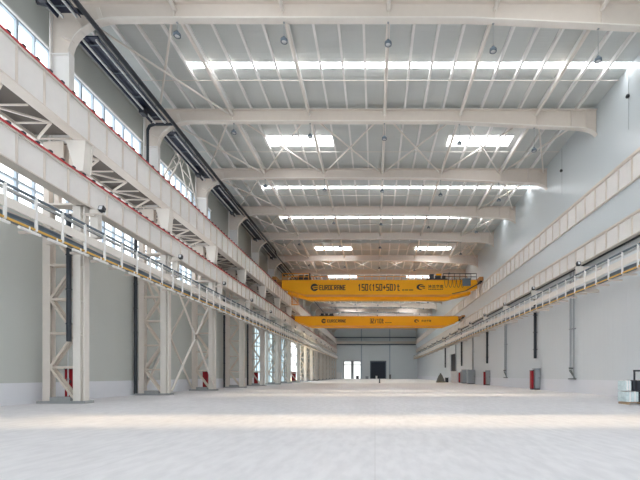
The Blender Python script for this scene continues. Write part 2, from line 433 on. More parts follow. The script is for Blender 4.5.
c0 = make_column(YF[0], 'nearest cream lattice column by the left wall, black pipe hanging in it')
for i in range(1, NB):
    extra = {1: ', black pipe on its wall side', 2: ', red cabinet at its foot and crossed braces before it', 4: ', red cabinet at its foot'}.get(i, '')
    copy_thing(c0, (0, BAY * i, 0), 'cream lattice column on the left, %s from the camera%s' % (ORD[i], extra))

# crossed braces between the second and third column (and again far off)
def colbrace(i, label):
    g = thing('column_brace', label, 'brace', (-15.6, YF[i] + 4.5, 0), 'crossed column bracing')
    a, c = YF[i] + .3, YF[i+1] - .3
    b = MB(); b.bar((-15.3, a, .3), (-15.3, c, 9.2), .12, .14); b.bar((-15.3, c, .3), (-15.3, a, 9.2), .12, .14); b.box(-15.36, -15.24, (a+c)/2 - .22, (a+c)/2 + .22, 4.5, 5.0)
    b.build('front_cross', 'creamlt', g)
    b = MB(); b.bar((-17.45, a, .3), (-17.45, c, 9.2), .12, .14); b.bar((-17.45, c, .3), (-17.45, a, 9.2), .12, .14)
    b.build('rear_cross', 'cream', g)
colbrace(1, 'crossed diagonal braces between the second and third left columns')
colbrace(5, 'crossed diagonal braces between the sixth and seventh left columns')
colbrace(9, 'crossed diagonal braces between distant left columns, halfway down the hall')

def chevron(i, label):
    g = thing('chevron_brace', label, 'brace', (-16.4, YF[i] + 4.5, R(14)), 'laced chevrons above the left upper girder')
    dz = drop(YF[i]); mid = YF[i] + 4.5
    MB().box(-16.9, -16.2, mid - .35, mid + .35, R(18.75) - dz, R(19.0) - dz).build('apex_plate', 'cream', g)
    for y0, y1 in ((YF[i] + .35, mid - .2), (YF[i+1] - .35, mid + .2)):
        for x in (-16.25, -16.85): MB().bar((x, y0, R(13.2)), (x, y1, R(18.8) - dz), .09, .1).build('chord', 'creamlt', g)
        b = MB(); n = 7
        for k in range(n):
            t, u = k / n, (k + 1) / n
            pa = (-16.25 if k % 2 else -16.85, y0 + (y1 - y0) * t, R(13.2) + (5.6 - dz) * t); pb = (-16.85 if k % 2 else -16.25, y0 + (y1 - y0) * u, R(13.2) + (5.6 - dz) * u)
            b.bar(pa, pb, .05)
        b.build('lacing', 'creamlt', g)
chevron(1, 'laced chevron brace above the upper girder, between the second and third columns')
chevron(5, 'laced chevron brace above the upper girder, between the sixth and seventh columns')

# ================================================================== runway girders
def girder(name, side, z0, z1, xf, label, xb):
    g = thing(name, label, 'crane girder', (xf, Y0, z0), 'crane runway girders')
    s = 1 if side == 'R' else -1            # direction from the aisle to the wall
    b = MB(); b.box(xf + s * .12, xf + s * .16, YNEAR, YBACK, z0 + .05, z1 - .05).build('web', 'girder', g)
    b = MB(); b.box(xf, xb, YNEAR, YBACK, z0, z0 + .06).build('bottom_flange', 'cream', g)
    b = MB(); b.box(xf, xb, YNEAR, YBACK, z1 - .06, z1).build('top_flange', 'cream', g)
    first = None; rest = MB(); n = 0; y = 13.3
    while y < YBACK:
        if n < 96:
            if first is None: first = MB().box(xf + s * .015, xf + s * .13, y - .012, y + .012, z0 + .06, z1 - .06).build('stiffener', 'cream', g)
            else:
                c = first.copy(); COL.objects.link(c); c.parent = g; c.location.y += 1.5 * n
        else: rest.box(xf + s * .015, xf + s * .13, y - .012, y + .012, z0 + .06, z1 - .06)
        y += 1.5; n += 1
    if rest.v: rest.build('stiffener', 'cream', g)['kind'] = 'stuff'
    xm = (xf + xb) / 2
    b = MB(); b.box(xm - .07, xm + .07, YNEAR, YBACK, z1, z1 + .04); b.box(xm - .02, xm + .02, YNEAR, YBACK, z1 + .04, z1 + .12); b.box(xm - .045, xm + .045, YNEAR, YBACK, z1 + .12, z1 + .17)
    b.build('rail', 'railsteel' if side == 'L' else 'cream', g)
    return g, xm, s
for side, xf in (('L', -15.12), ('R', 16.33)):
    s = 1 if side == 'R' else -1
    for lvl, z0, z1 in (('upper', R(12.3), R(14.05)), ('lower', R(8.9), R(10.3))):
        if side == 'R' and lvl == 'lower': z0, z1 = R(8.85), R(10.2)
        if side == 'R' and lvl == 'upper': z1 = R(13.95)
        xb = xf - .62 if side == 'L' else (16.68 if lvl == 'lower' else 16.5)
        w = {'L': 'left', 'R': 'right'}[side]
        lab = 'long pale steel runway girder along the %s wall, %s level' % (w, lvl)
        if side == 'L': lab += ' with red conductor line'
        g, xm, s = girder('crane_runway_girder', side, z0, z1, xf, lab, xb)
        if side == 'L':
            b = MB(); b.box(xf + .02, xf - .06, YNEAR, YBACK, z1 + .01, z1 + .10); b.build('conductor_line', 'redrail', g)
            first = MB().box(xf + .05, xf - .10, 15.0, 15.16, z1 + .09, z1 + .17).build('insulator', 'dark', g)
            for k in range(1, 90):
                c = first.copy(); COL.objects.link(c); c.parent = g; c.location.y += .75 * k

# horizontal lattice truss behind the upper left girder, one per bay
def truss(y, label):
    g = thing('walkway_truss', label, 'truss', (-16.4, y, R(12.3)), 'walkway trusses behind the upper left girder')
    a, c = y + .4, y + BAY - .4; z = R(12.33)
    b = MB(); b.box(-17.75, -17.6, a, c, z - .08, z + .08); b.build('outer_chord', 'cream', g)
    b = MB(); n = 6; st = (c - a) / n
    for k in range(n):
        p, q = a + st * k, a + st * (k + 1)
        if k % 2: b.bar((-15.85, p, z), (-17.6, q, z), .10, .08)
        else: b.bar((-17.6, p, z), (-15.85, q, z), .10, .08)
        b.bar((-15.85, q, z), (-17.6, q, z), .08, .06)
    b.build('lacing', 'tan', g)
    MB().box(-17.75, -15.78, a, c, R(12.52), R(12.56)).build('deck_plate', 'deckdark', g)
    b = MB(); b.box(-17.70, -17.64, a, c, R(13.5), R(13.56))
    for k in range(n + 1): b.bar((-17.67, a + st * k + (.04 if k == 0 else -.04), R(12.56)), (-17.67, a + st * k + (.04 if k == 0 else -.04), R(13.52)), .06, .06)
    b.build('edge_railing', 'cream', g)
    return g
t0 = truss(YF[0], 'lattice walkway truss seen from below between the first and second left columns')
copy_thing(t0, (0, -BAY, 0), 'lattice walkway truss seen from below at the left edge of the view')
for i in range(1, NB - 1):
    copy_thing(t0, (0, BAY * i, 0), 'lattice walkway truss behind the upper girder, starting at the %s left column' % ORD[i])

# ================================================================== cable galleries
def gallery(side, xf, xb, label):
    s = 1 if side == 'R' else -1; y1 = YBACK - 6; ys = 13.3
    zt, zb = R(7.45), R(6.1)
    if side == 'R': zt, zb = R(7.4), R(6.12)
    g = thing('cable_gallery', label, 'walkway', (xf, ys, zb), 'cable galleries')
    MB().box(xf, xf + s * .06, ys, y1, R(6.55), R(6.95)).build('side_beam', 'creamlt', g)
    MB().box(xb, xb - s * .06, ys, y1, R(6.25), R(6.75)).build('back_beam', 'cream', g)
    MB().tube((xf + s * .05, ys, zt), (xf + s * .05, y1, zt), .06, 6).tube((xf + s * .34, ys, zt - .04), (xf + s * .34, y1, zt - .04), .075 if s < 0 else .05, 6).build('handrail', 'slate', g)
    MB().tube((xf + s * .18, ys, zt - .10), (xf + s * .18, y1, zt - .10), .06, 6).build('conduit', 'tube', g)
    MB().box(xf, xf + s * .07, ys, y1, zb - .02, zb + .06).build('yellow_cable', 'yellow', g)
    MB().box(xf + s * .15, xf + s * .5, ys, y1, zb + .08, zb + .22).build('cable_tray', 'slate', g)
    pts = []; y = ys
    while y < y1 - 1: pts.append((xf + s * (.3 + .05 * math.sin(y * 2.1)), y, zb + .29 + .05 * math.sin(y * 3.3))); y += 1.5
    MB().path(pts, .09, 6).build('cable_bundle', 'slate', g)
    dy = 76 if side == 'R' else 86
    MB().box(xf + s * .1, xb - s * .08, dy, y1, zb - .02, zb + .04).build('floor_plate', 'slate', g)
    post = None
    n = int((y1 - ys) / 1.5)
    for k in range(n):
        y = ys - .05 + 1.5 * k
        if k < 98:
            if post is None:
                p = MB(); p.box(xf - s * .02, xf + s * .06, y - .05, y + .05, zb - .03, zt); post = p.build('post', 'white', g); bar = MB().box(xf + s * .02, xb, y - .05, y + .05, zb - .13, zb - .03).build('cross_bar', 'tan', g)
            else:
                c = post.copy(); COL.objects.link(c); c.location.y += 1.5 * k; c.parent = g
                c = bar.copy(); COL.objects.link(c); c.location.y += 1.5 * k; c.parent = g
    if side == 'L':
        y = ys + .45; first = MB().tube((xf + .1, y, zb - .19), (xf + .1, y + 1.05, zb - .19), .065, 8).box(xf + .08, xf + .12, y + .5, y + .54, zb - .15, zb).build('light_tube', 'white', g)
        for k in range(1, 70):
            c = first.copy(); COL.objects.link(c); c.parent = g; c.location.y += 1.5 * k
    return g
gallery('L', -14.3, -15.05, 'long railed cable gallery hung along the left columns, tubes beneath it')
gallery('R', 14.85, 15.75, 'long railed cable gallery hung along the right wall below the girder')

# brackets that hold the galleries, with a small floodlight on each
def bracket(x, y, s, label):
    g = thing('gallery_bracket', label, 'bracket', (x, y, R(7.4)), 'gallery brackets on the %s' % ('right' if s > 0 else 'left'))
    zt = R(8.85)
    if s > 0:
        MB().box(x, x + .42, y - .18, y + .18, R(7.3), R(8.15)).build('hanger_box', 'creamlt', g)
        MB().box(x + .42, 17.0, y - .12, y + .12, R(7.9), R(8.1)).box(x + .42, 16.8, y - .14, y + .14, R(6.2), R(6.4)).build('arm', 'cream', g)
    else:
        MB().box(x - .4, x, y - .18, y + .18, R(7.3), zt - .05).build('hanger_box', 'creamlt', g)
        MB().box(-16.6, x + .42, y - .34, y - .28, R(8.47), R(8.55)).box(-16.6, x - .1, y - .3, y - .24, R(8.4), R(8.47)).box(-15.5, x - .4, y - .1, y + .1, R(6.2), R(6.4)).build('arm', 'cream', g)
    return g
def flood(x, y, z, s, label):
    g = thing('flood_light', label, 'floodlight', (x, y, z), 'floodlights at the galleries')
    MB().bar((x, y, z), (x, y, z + .2), .05).build('yoke', 'dark', g)
    MB().prism([(y - .16, z + .12), (y + .06, z + .05), (y + .15, z + .28), (y - .06, z + .38)], 'x', x - .13, x + .13).build('housing', 'dark', g)
    MB().prism([(y - .17, z + .15), (y - .15, z + .14), (y - .07, z + .34), (y - .09, z + .35)], 'x', x - .08, x + .08).build('lens', 'glasslamp', g)
    return g
RB = [y + .3 for y in YF]
for i in range(14):
    if i == 0:
        BL = bracket(-14.75, YF[0] + .2, -1, 'cream gallery bracket at the first left lattice column')
        FL = flood(-14.42, YF[0] - .12, R(8.55), -1, 'small black floodlight at the nearest left gallery bracket')
        BR = bracket(15.15, RB[0], 1, 'cream bracket holding the right gallery, outside the view')
        FR = flood(15.3, RB[0], R(8.15), 1, 'small black floodlight above the first right gallery bracket')
    else:
        copy_thing(BL, (0, BAY * i, 0), 'cream gallery bracket at the %s left lattice column' % ORD[i])
        copy_thing(FL, (0, BAY * i, 0), 'small black floodlight at the %s left lattice column' % ORD[i])
        copy_thing(BR, (0, BAY * i, 0), 'cream bracket holding the right gallery, %s visible from the right edge' % ORD[i-1])
        copy_thing(FR, (0, BAY * i, 0), 'small black floodlight on right gallery bracket, %s from the right edge' % ORD[i-1])
for o in (BR, FR):
    for ch in list(o.children): bpy.data.objects.remove(ch)
    bpy.data.objects.remove(o)

# ================================================================== heaters, gas pipe, drain pipes
def heater(y, label):
    g = thing('radiant_heater', label, 'heater', (-15.6, y, R(18.3)), 'dark radiant heaters along the left eave')
    a, c = y + .6, y + BAY - .9
    b = MB(); b.prism([(-16.2, R(18.2)), (-16.1, R(18.5)), (-15.1, R(18.5)), (-14.95, R(18.2)), (-15.0, R(18.2)), (-15.15, R(18.44)), (-16.05, R(18.44)), (-16.15, R(18.2))], 'y', a, c)
    b.build('reflector', 'navy', g)
    for x in (-15.92, -15.2):
        MB().tube((x, a, R(18.25)), (x, c, R(18.25)), .065, 8).build('heater_tube', 'tube', g)
    for k in range(4):
        yy = a + .5 + (c - a - 1) * k / 3
        MB().box(-16.08, -15.12, yy - .025, yy + .025, R(18.35), R(18.38)).tube((-15.6, yy, R(18.36)), (-15.6, yy, R(19.7)), .02, 5).build('hanger', 'slate', g)
    MB().box(-16.2, -15.85, c - 1.6, c - 1.1, R(18.0), R(18.3)).build('burner_box', 'dark', g)
    return g
h0 = heater(YF[0], 'dark radiant heater with two pale tubes, between the first two left columns')
copy_thing(h0, (0, -BAY, 0), 'dark radiant heater at the top left corner of the view')
for i in range(1, 8):
    copy_thing(h0, (0, BAY * i, -drop(YF[i])), 'dark radiant heater under the left eave, beyond the %s rafter' % ORD[i])
b = MB()
b.tube((-14.75, 12, R(18.42)), (-14.75, 62, R(18.42)), .13, 8).tube((-14.75, 62, R(18.42)), (-14.75, 63, R(17.95)), .1, 8).tube((-14.75, 63, R(17.95)), (-14.75, 120, R(17.95)), .1, 8)
g = thing('gas_pipe', 'long dark pipe under the rafters beside the left eave', 'pipe', (-14.75, 12, R(18.4)))
b.build('main_pipe', 'dark', g)
y = YF[1] - .45
MB().path([(-14.75, y, R(18.42)), (-16.2, y, R(18.42)), (-16.55, y, R(18.3)), (-16.7, y, R(18.0)), (-16.7, y, R(15.0))], .1, 8).build('drop_pipe', 'dark', g)
y = YF[0] - .9
MB().path([(-17.2, y, R(19.0)), (-16.0, y, R(18.75)), (-14.75, y, R(18.45))], .13, 8).build('branch_pipe', 'dark', g)

def pipe(name, x, y, z0, z1, r, m, label, group=None, clips=True):
    g = thing(name, label, 'pipe', (x, y, z0), group)
    MB().tube((x, y, z0), (x, y, z1), r, 10).build('tube', m, g)
    z = z0 + .9
    while z < z1: (MB().tube((x, y, z), (x, y, z + .06), r + .03, 10) if x < 0 else MB().box(x - r - .02, 17.0, y - r - .02, y + r + .02, z, z + .06)).build('clip', 'dark' if m == 'dark' else 'grey', g); z += 1.8
    return g
pipe('drain_pipe', -16.02, YF[0] - .32, R(1.75), R(8.4), .12, 'dark', 'thick black pipe hanging inside the nearest left column, ending above the floor')
pipe('drain_pipe', -17.72, YF[1] - .2, .1, R(12.2), .12, 'dark', 'tall black pipe on the wall side of the second left column')
pipe('drain_pipe', -17.55, YF[3] - .4, .1, R(8.8), .11, 'dark', 'black pipe at the fourth left column')
pipe('drain_pipe', -17.55, YF[4] - .4, .1, R(8.8), .11, 'dark', 'black pipe at the fifth left column')
pipe('drain_pipe', -16.55, YF[0] + .35, .35, R(8.0), .035, 'tube', 'thin pale pipe rising behind the lacing of the nearest left column')
for k, yy in enumerate((44.1, 63.0, 81.6, 100.5)):
    pipe('drain_pipe', 16.81, yy, R(1.75), R(8.8), .15, 'dark', 'dark vertical pipe high on the right wall, %s from the right edge' % ORD[k], 'dark pipes on the right wall')
for k, yy in enumerate((35.9, 54.2, 72.3, 91)):
    if k == 3: yy = 87.6
    g = thing('riser_pipe', 'pair of thin grey riser pipes with a low valve, %s from the right edge' % ORD[k], 'pipe', (16.8, yy, 1.12), 'riser pipes on the right wall')
    MB().tube((16.85, yy - .3, 1.12), (16.85, yy - .3, R(8.8)), .05, 8).tube((16.85, yy + .35, 2.0), (16.85, yy + .35, R(8.8)), .05, 8).tube((16.85, yy + .05, 1.6), (16.85, yy + .05, R(8.8)), .03, 8).build('pipe_run', 'grey', g)
    MB().box(16.72, 16.95, yy - .55, yy + .5, 1.12, 1.22).tube((16.8, yy - .3, 1.5), (16.8, yy + .3, 1.9), .09, 8).lathe([(.0, -.1), (.18, -.1), (.18, .05), (0, .05)], (16.75, yy, 2.1), 10).tube((16.8, yy - .5, 1.25), (16.8, yy - .1, 1.7), .06).build('valve', 'tarp', g)
    MB().box(16.8, 16.98, yy - .45, yy + .5, R(3.9), R(3.98)).build('clamp', 'grey', g)

# sensors on the upper right wall
for k, (yy, z) in enumerate(((27.2, R(18.1)), (36.9, R(18.0)))):
    g = thing('wall_sensor', 'small dark sensor on a wire high on the right wall, %s' % ('nearer one' if k == 0 else 'farther one'), 'sensor', (16.4, yy, z))
    MB().tube((16.42, yy, z), (16.42, yy, R(19.9)), .015, 6).tube((16.42, yy, z), (16.42, yy, z - 2.2), .012, 6).build('wire', 'grey', g)
    MB().lathe([(0, .08), (.09, .06), (.13, -.06), (.1, -.14), (0, -.14)], (16.36, yy, z), 10).build('housing', 'dark', g)

# red cabinets at the left columns, cabinets at the right wall
def cab(name, x0, x1, y0, y1, h, m, label, cat, group=None, z0=.12):
    g = thing(name, label, cat, ((x0+x1)/2, (y0+y1)/2, 0), group)
    MB().box(x0, x1, y0, y1, z0, z0 + h).build('body', m, g, .02)
    dr = MB().box(x0 + .04, x1 - .04, y0 - .03, y0, z0 + .06, z0 + h - .08).build('door', m, g, .01)
    MB().box(x0 - .02, x1 + .02, y0 - .05, y1 + .02, z0 + h, z0 + h + .06).build('top_cap', 'grey' if m != 'red' else 'dark', g)
    MB().box(x1 - .16, x1 - .11, y0 - .06, y0 - .03, z0 + h * .5, z0 + h * .5 + .18).build('handle', 'dark', dr)
    MB().box(x0 + .02, x1 - .02, y0 + .02, y1 - .02, 0, z0).build('foot', 'dark', g)
    return g
cab('hose_cabinet', -16.85, -16.35, YF[0] + .5, YF[0] + .85, 1.5, 'red', 'red fire hose cabinet behind the foot of the nearest left column', 'cabinet', 'red cabinets', .3)
cab('hose_cabinet', -16.75, -16.25, YF[2] + .5, YF[2] + .85, 1.6, 'red', 'red fire hose cabinet behind the foot of the third left column', 'cabinet', 'red cabinets', .2)
cab('hose_cabinet', -16.95, -16.45, YF[4] + .5, YF[4] + .9, 1.6, 'red', 'red fire hose cabinet behind the foot of the fifth left column', 'cabinet', 'red cabinets', .2)
cab('hose_cabinet', -17.1, -16.2, YF[7] + .5, YF[7] + .9, 1.9, 'red', 'small distant red cabinet at the eighth left column', 'cabinet', 'red cabinets', .2)
for k, yy in enumerate((42.9, 61.6, 80)):
    w = ('nearest', 'second', 'farthest')[k]
    cab('electric_cabinet', 16.35, 16.88, yy, yy + .7, 2.0, 'grey', 'tall grey electric cabinet against the right wall, %s of three' % w, 'cabinet', 'grey cabinets on the right')
    cab('hose_cabinet', 16.02, 16.25, yy + .1, yy + .6, 1.8, 'red', 'narrow red cabinet beside the %s grey cabinet on the right' % w, 'cabinet', 'red cabinets')
for k, (yy, h) in enumerate(((70.8, 2.2), (75.0, 2.3))):
    cab('electric_cabinet', 15.6, 16.85, yy, yy + .9, h, 'grey', 'wide grey distribution cabinet on the right, %s' % ('nearer of the wide two' if k == 0 else 'farther of the wide two'), 'cabinet', 'wide grey cabinets')

# ================================================================== cranes
def text_mesh(body, name, x0, x1, zc, y, h, parent, m='black', bold=.03):
    cu = bpy.data.curves.new(name, 'FONT'); cu.body = body; cu.size = 1; cu.extrude = .01; cu.offset = bold; cu.space_character = 1.14
    ob = bpy.data.objects.new(name, cu); COL.objects.link(ob)
    bpy.context.view_layer.update(); dg = bpy.context.evaluated_depsgraph_get()
    me = bpy.data.meshes.new_from_object(ob.evaluated_get(dg)); bpy.data.objects.remove(ob)
    xsv = [v.co.x for v in me.vertices]; ysv = [v.co.y for v in me.vertices]
    a, b_, c, d_ = min(xsv), max(xsv), min(ysv), max(ysv)
    off = Vector(parent['_o'])
    for v in me.vertices:
        X = x0 + (v.co.x - a) / (b_ - a) * (x1 - x0); Z = zc - h/2 + (v.co.y - c) / (d_ - c) * h
        v.co = Vector((X, y - v.co.z, Z)) - off
    me.update(); me.materials.clear(); me.materials.append(M[m]); me.name = name
    o = bpy.data.objects.new(name, me); COL.objects.link(o); o.parent = parent; return o
GLY = {'E': [(0,0,0,1),(0,0,1,0),(0,.5,.85,.5),(0,1,1,1)], 'U': [(0,0,0,1),(1,0,1,1),(0,0,1,0)],
       'R': [(0,0,0,1),(0,1,1,1),(1,.5,1,1),(0,.5,1,.5),(.45,.5,1,0)], 'O': [(0,0,0,1),(1,0,1,1),(0,0,1,0),(0,1,1,1)],
       'C': [(0,0,0,1),(0,0,1,0),(0,1,1,1)], 'A': [(0,0,0,1),(1,0,1,1),(0,1,1,1),(0,.45,1,.45)], 'N': [(0,0,0,1),(1,0,1,1),(0,1,1,0)],
       '1': [(.5,0,.5,1),(.2,.8,.5,1)], '5': [(0,1,1,1),(0,.5,0,1),(0,.5,1,.5),(1,0,1,.5),(0,0,1,0)], '0': [(0,0,0,1),(1,0,1,1),(0,0,1,0),(0,1,1,1)],
       '3': [(0,1,1,1),(.2,.5,1,.5),(0,0,1,0),(1,0,1,1)], '2': [(0,1,1,1),(1,.5,1,1),(0,.5,1,.5),(0,0,0,.5),(0,0,1,0)],
       '/': [(.1,0,.9,1)], '(': [(.8,1,.4,.8),(.4,.8,.4,.2),(.4,.2,.8,0)], ')': [(.2,1,.6,.8),(.6,.8,.6,.2),(.6,.2,.2,0)],
       '+': [(0,.5,1,.5),(.5,.25,.5,.75)], 't': [(.35,0,.35,1),(0,.7,.9,.7),(.35,0,.9,0)]}
def block_text(body, x0, x1, zc, y, h, parent):   # heavy condensed block capitals and figures
    n = len(body); cell = (x1 - x0) / n; t = min(.2 * h, cell * .26); w = cell * .84 - t; b = MB()
    for i, ch in enumerate(body):
        ox = x0 + cell * (i + .1) + t / 2; oz = zc - h / 2 + t / 2; hh = h - t
        for k, (a, c, d, e) in enumerate(GLY[ch]):
            p = Vector((ox + a * w, 0, oz + c * hh)); q = Vector((ox + d * w, 0, oz + e * hh))
            dr = (q - p).normalized() * t / 2; b.bar(tuple(p - dr + Vector((0, y - .01 - .0005 * k, 0))), tuple(q + dr + Vector((0, y - .01 - .0005 * k, 0))), *((t, .02) if abs(dr.normalized().z) >= .9 else (.02, t)))
    return b.build('lettering', 'black', parent)
def ring_logo(name, cx, cz, r, y, parent, kind):
    b = MB()
    if kind == 'e':                         # slanted striped hexagon mark
        n = 14
        for i in range(n):                  # heavy ring, open to the right
            t0, t1 = math.radians(35 + 290 * i / n), math.radians(35 + 290 * (i + 1) / n)
            b.prism([(cx + r*math.cos(t0), cz + r*math.sin(t0)), (cx + r*math.cos(t1), cz + r*math.sin(t1)), (cx + .55*r*math.cos(t1), cz + .55*r*math.sin(t1)), (cx + .55*r*math.cos(t0), cz + .55*r*math.sin(t0))], 'y', y - .012, y)
        for dz in (.5, 0, -.5):
            b.prism([(cx - .6*r, cz + r*(dz-.32)), (cx + 1.0*r, cz + r*(dz-.02)), (cx + 1.15*r, cz + r*(dz+.24)), (cx - .5*r, cz + r*(dz-.06))], 'y', y - .014, y)
    else:                                   # open swoosh with a bar
        n = 18; pts = []
        for i in range(n + 1):
            t = math.radians(40 + 250 * i / n); pts.append((cx + 1.0*r*math.cos(t), cz + .72*r*math.sin(t)))
        for i in range(n, -1, -1):
            t = math.radians(40 + 250 * i / n); w = .22 + .28 * math.sin(math.pi * i / n)
            pts.append((cx + .1*r + (1-w)*r*math.cos(t), cz + (.72 - w*.7)*r*math.sin(t)))
        for i in range(n):
            b.prism([pts[i], pts[i+1], pts[2*n - i], pts[2*n + 1 - i]], 'y', y - .012, y)
        b.box(cx - .1*r, cx + 1.1*r, y - .012, y, cz + .05*r, cz + .28*r).box(cx + .5*r, cx + 1.1*r, y - .012, y, cz - .35*r, cz - .15*r)
    return b.build(name, 'black', parent)
def crane(yf, gd, gap, zt, zb, xl, xr, tapl, tapr, zend, label, big):
    g = thing('overhead_crane', label, 'crane', (0, yf, zb))
    prof = [(xl, zt), (xl, zend), (xl + tapl, zb), (xr - tapr, zb), (xr, zend), (xr, zt)]
    MB().prism(prof, 'y', yf, yf + gd).build('front_beam', 'orange', g)
    MB().prism(prof, 'y', yf + gd + gap, yf + 2 * gd + gap).build('rear_beam', 'orange', g)
    b = MB()
    for z in (zt, ): b.box(xl, xr, yf - .08, yf + gd, z, z + .05).box(xl, xr, yf + gd + gap, yf + 2*gd + gap + .1, z, z + .05)
    b.box(xl + tapl, xr - tapr, yf - .06, yf + gd + .06, zb - .04, zb).build('beam_flange', 'orange2', g)
    return g, prof
# upper crane
yf = 64.5; zt, zb = R(14.55), R(12.35)
g, prof = crane(yf, 1.6, 2.8, zt, zb, -14.3, 15.7, 3.5, 4.1, R(13.3), 'large orange upper bridge crane marked 150(150+50)t across the hall', True)
ring_logo('emblem', -9.3, R(13.45), .58, yf, g, 'e')
block_text('EUROCRANE', -8.6, -4.5, R(13.42), yf, .8, g)
block_text('150(150+50)t', -2.65, 3.85, R(13.45), yf, 1.05, g)
b = MB()
for x, w in ((4.15, .35), (4.6, .5), (5.2, .65)): b.box(x, x + w, yf - .012, yf, R(12.98), R(13.12))
b.build('small_marking', 'black', g)
ring_logo('emblem', 7.0, R(13.5), .62, yf, g, 's')
text_mesh('法兰泰克', 'lettering', 8.15, 10.5, R(13.58), yf - .002, .55, g)
b = MB()
for k in range(9): b.box(8.2 + k * .255, 8.38 + k * .255, yf - .012, yf, R(13.08), R(13.2))
b.build('small_marking', 'black', g)
def carriage(x, z0, z1, ya, yb_):
    o = MB().box(x - .3, x + .3, ya, yb_, z0 + .25, z1).build('end_carriage', 'brown', g)
    for yy in (ya + .5, ya + 1.3, yb_ - 1.3, yb_ - .5): MB().tube((x - .2, yy, z0 + .28), (x + .2, yy, z0 + .28), .28, 14).build('wheel', 'dark', o)
carriage(-15.3, R(14.05) + .17, R(14.95), yf - .8, yf + 6.8)
carriage(16.15, R(13.95) + .17, R(14.9), yf - .8, yf + 6.8)
b = MB()
for x0, x1 in ((-15.2, -14.2), (15.6, 16.1)): b.box(x0, x1, yf, yf + 1.6, R(14.3), R(14.6)).box(x0, x1, yf + 4.4, yf + 6, R(14.3), R(14.6))
b.build('end_plate', 'brown', g)
# access ladder cage under the left end
b = MB(); b.box(-12.9, -12.0, yf + .3, yf + 1.2, R(10.9), R(10.98))
for x in (-12.9, -12.0):
    for yy in (yf + .3, yf + 1.2): b.bar((x, yy, R(10.9)), (x, yy, zb + 1.0), .07)
for z in (11.3, 11.7, 12.1, 12.5): b.bar((-12.9, yf + .3, R(z)), (-12.0, yf + .3, R(z)), .05); b.bar((-12.9, yf + 1.2, R(z)), (-12.0, yf + 1.2, R(z)), .05)
b.build('access_cage', 'orange2', g)
def railing(x0, x1, y, z, h, step=1.2):
    b = MB(); n = max(1, int(abs(x1 - x0) / step))
    for k in range(n + 1):
        x = x0 + (x1 - x0) * k / n; b.bar((x, y, z), (x, y, z + h), .07)
    for t in (.5, 1): b.bar((x0, y, z + h * t), (x1, y, z + h * t), .09)
    return b
railing(-14.0, 15.4, yf + 5.9, zt + .05, 1.9).build('rear_railing', 'orange2', g)
railing(10.5, 15.6, yf + .1, zt + .05, 1.0, .8).build('railing', 'dark', g)
railing(-14.2, -10.2, yf + .1, zt + .05, 1.0, .8).build('railing', 'orange2', g)
b = MB()                                   # festoon cable loops at the right end
for k in range(5):
    x0 = 10.6 + k * .62; pts = []
    for i in range(9):
        t = i / 8; pts.append((x0 + .62 * t, yf - .18, zt + .1 - 1.25 * math.sin(math.pi * t) ** .6))
    b.path(pts, .03, 5)
b.bar((10.4, yf - .18, zt + .14), (14.6, yf - .18, zt + .14), .06)
b.build('festoon_cable', 'dark', g)
MB().box(13.4, 14.6, yf - .5, yf - .05, zt - .9, zt + .2).build('electric_cabinet', 'slate', g, .03)
b = MB(); b.bar((13.9, yf - .1, zb + .55), (15.9, yf - .1, zt - .55), .14); b.bar((11.8, yf - .1, zb + .1), (13.9, yf - .1, zb + .55), .1); b.build('stay_bar', 'dark', g)
# hoist machinery on top
b = MB(); b.box(8.0, 11.2, yf + .3, yf + 1.5, zt + .05, zt + .35).box(8.5, 9.1, yf + .4, yf + 1.3, zt + .35, zt + 1.05).tube((9.3, yf + .8, zt + .6), (10.2, yf + .8, zt + .6), .3, 12).box(10.4, 10.9, yf + .4, yf + 1.2, zt + .35, zt + .8)
b.build('hoist_motor', 'dark', g); MB().box(9.5, 10.3, yf + .5, yf + 1.1, zt + .9, zt + 1.15).build('motor_cover', 'orange', g)
b = MB(); b.box(-12.0, -9.9, yf + .3, yf + 1.2, zt + .05, zt + .5).tube((-11.8, yf + .8, zt + .7), (-11.0, yf + .8, zt + .7), .25, 12).box(-10.8, -10.3, yf + .4, yf + 1.2, zt + .5, zt + .9).box(-10.2, -10.0, yf + .5, yf + 1.1, zt + .5, zt + 1.2)
b.build('drive_motor', 'dark', g)
# lower crane
yf = 77.0; zt, zb = R(10.75), R(9.05)
g, prof = crane(yf, 1.2, 1.8, zt, zb, -14.7, 15.3, 2.6, 2.4, R(9.9), 'slim orange lower bridge crane marked 32/10t behind the upper one', False)
ring_logo('emblem', -9.4, R(9.9), .42, yf, g, 'e')
block_text('EUROCRANE', -8.8, -5.3, R(9.9), yf, .55, g)
block_text('32/10t', -1.0, 1.65, R(9.9), yf, .85, g)
b = MB()
for x, w in ((1.85, .3), (2.25, .3), (2.65, .4)): b.box(x, x + w, yf - .012, yf, R(9.55), R(9.65))
b.build('small_marking', 'black', g)
ring_logo('emblem', 7.6, R(9.9), .42, yf, g, 's')
text_mesh('法兰泰克', 'lettering', 8.5, 10.3, R(9.92), yf - .002, .42, g)
carriage(-15.3, R(10.3) + .17, R(10.95), yf - .3, yf + 4.7)
carriage(16.1, R(10.2) + .17, R(10.9), yf - .5, yf + 4.7)
b = MB()
for x0, x1 in ((-15.2, -14.6), (15.2, 16.0)): b.box(x0, x1, yf, yf + 1.2, R(10.5), R(10.76)).box(x0, x1, yf + 3, yf + 4.2, R(10.5), R(10.76))
b.build('end_plate', 'brown', g)
b = MB(); b.box(-10.2, -7.6, yf + .2, yf + 1.0, zt + .05, zt + .25)
for x in (-10.0, -9.2, -8.4): b.tube((x, yf + .6, zt + .42), (x + .55, yf + .6, zt + .42), .22, 12)
b.box(-8.0, -7.7, yf + .3, yf + .9, zt + .25, zt + .6)
b.build('hoist_motor', 'dark', g)

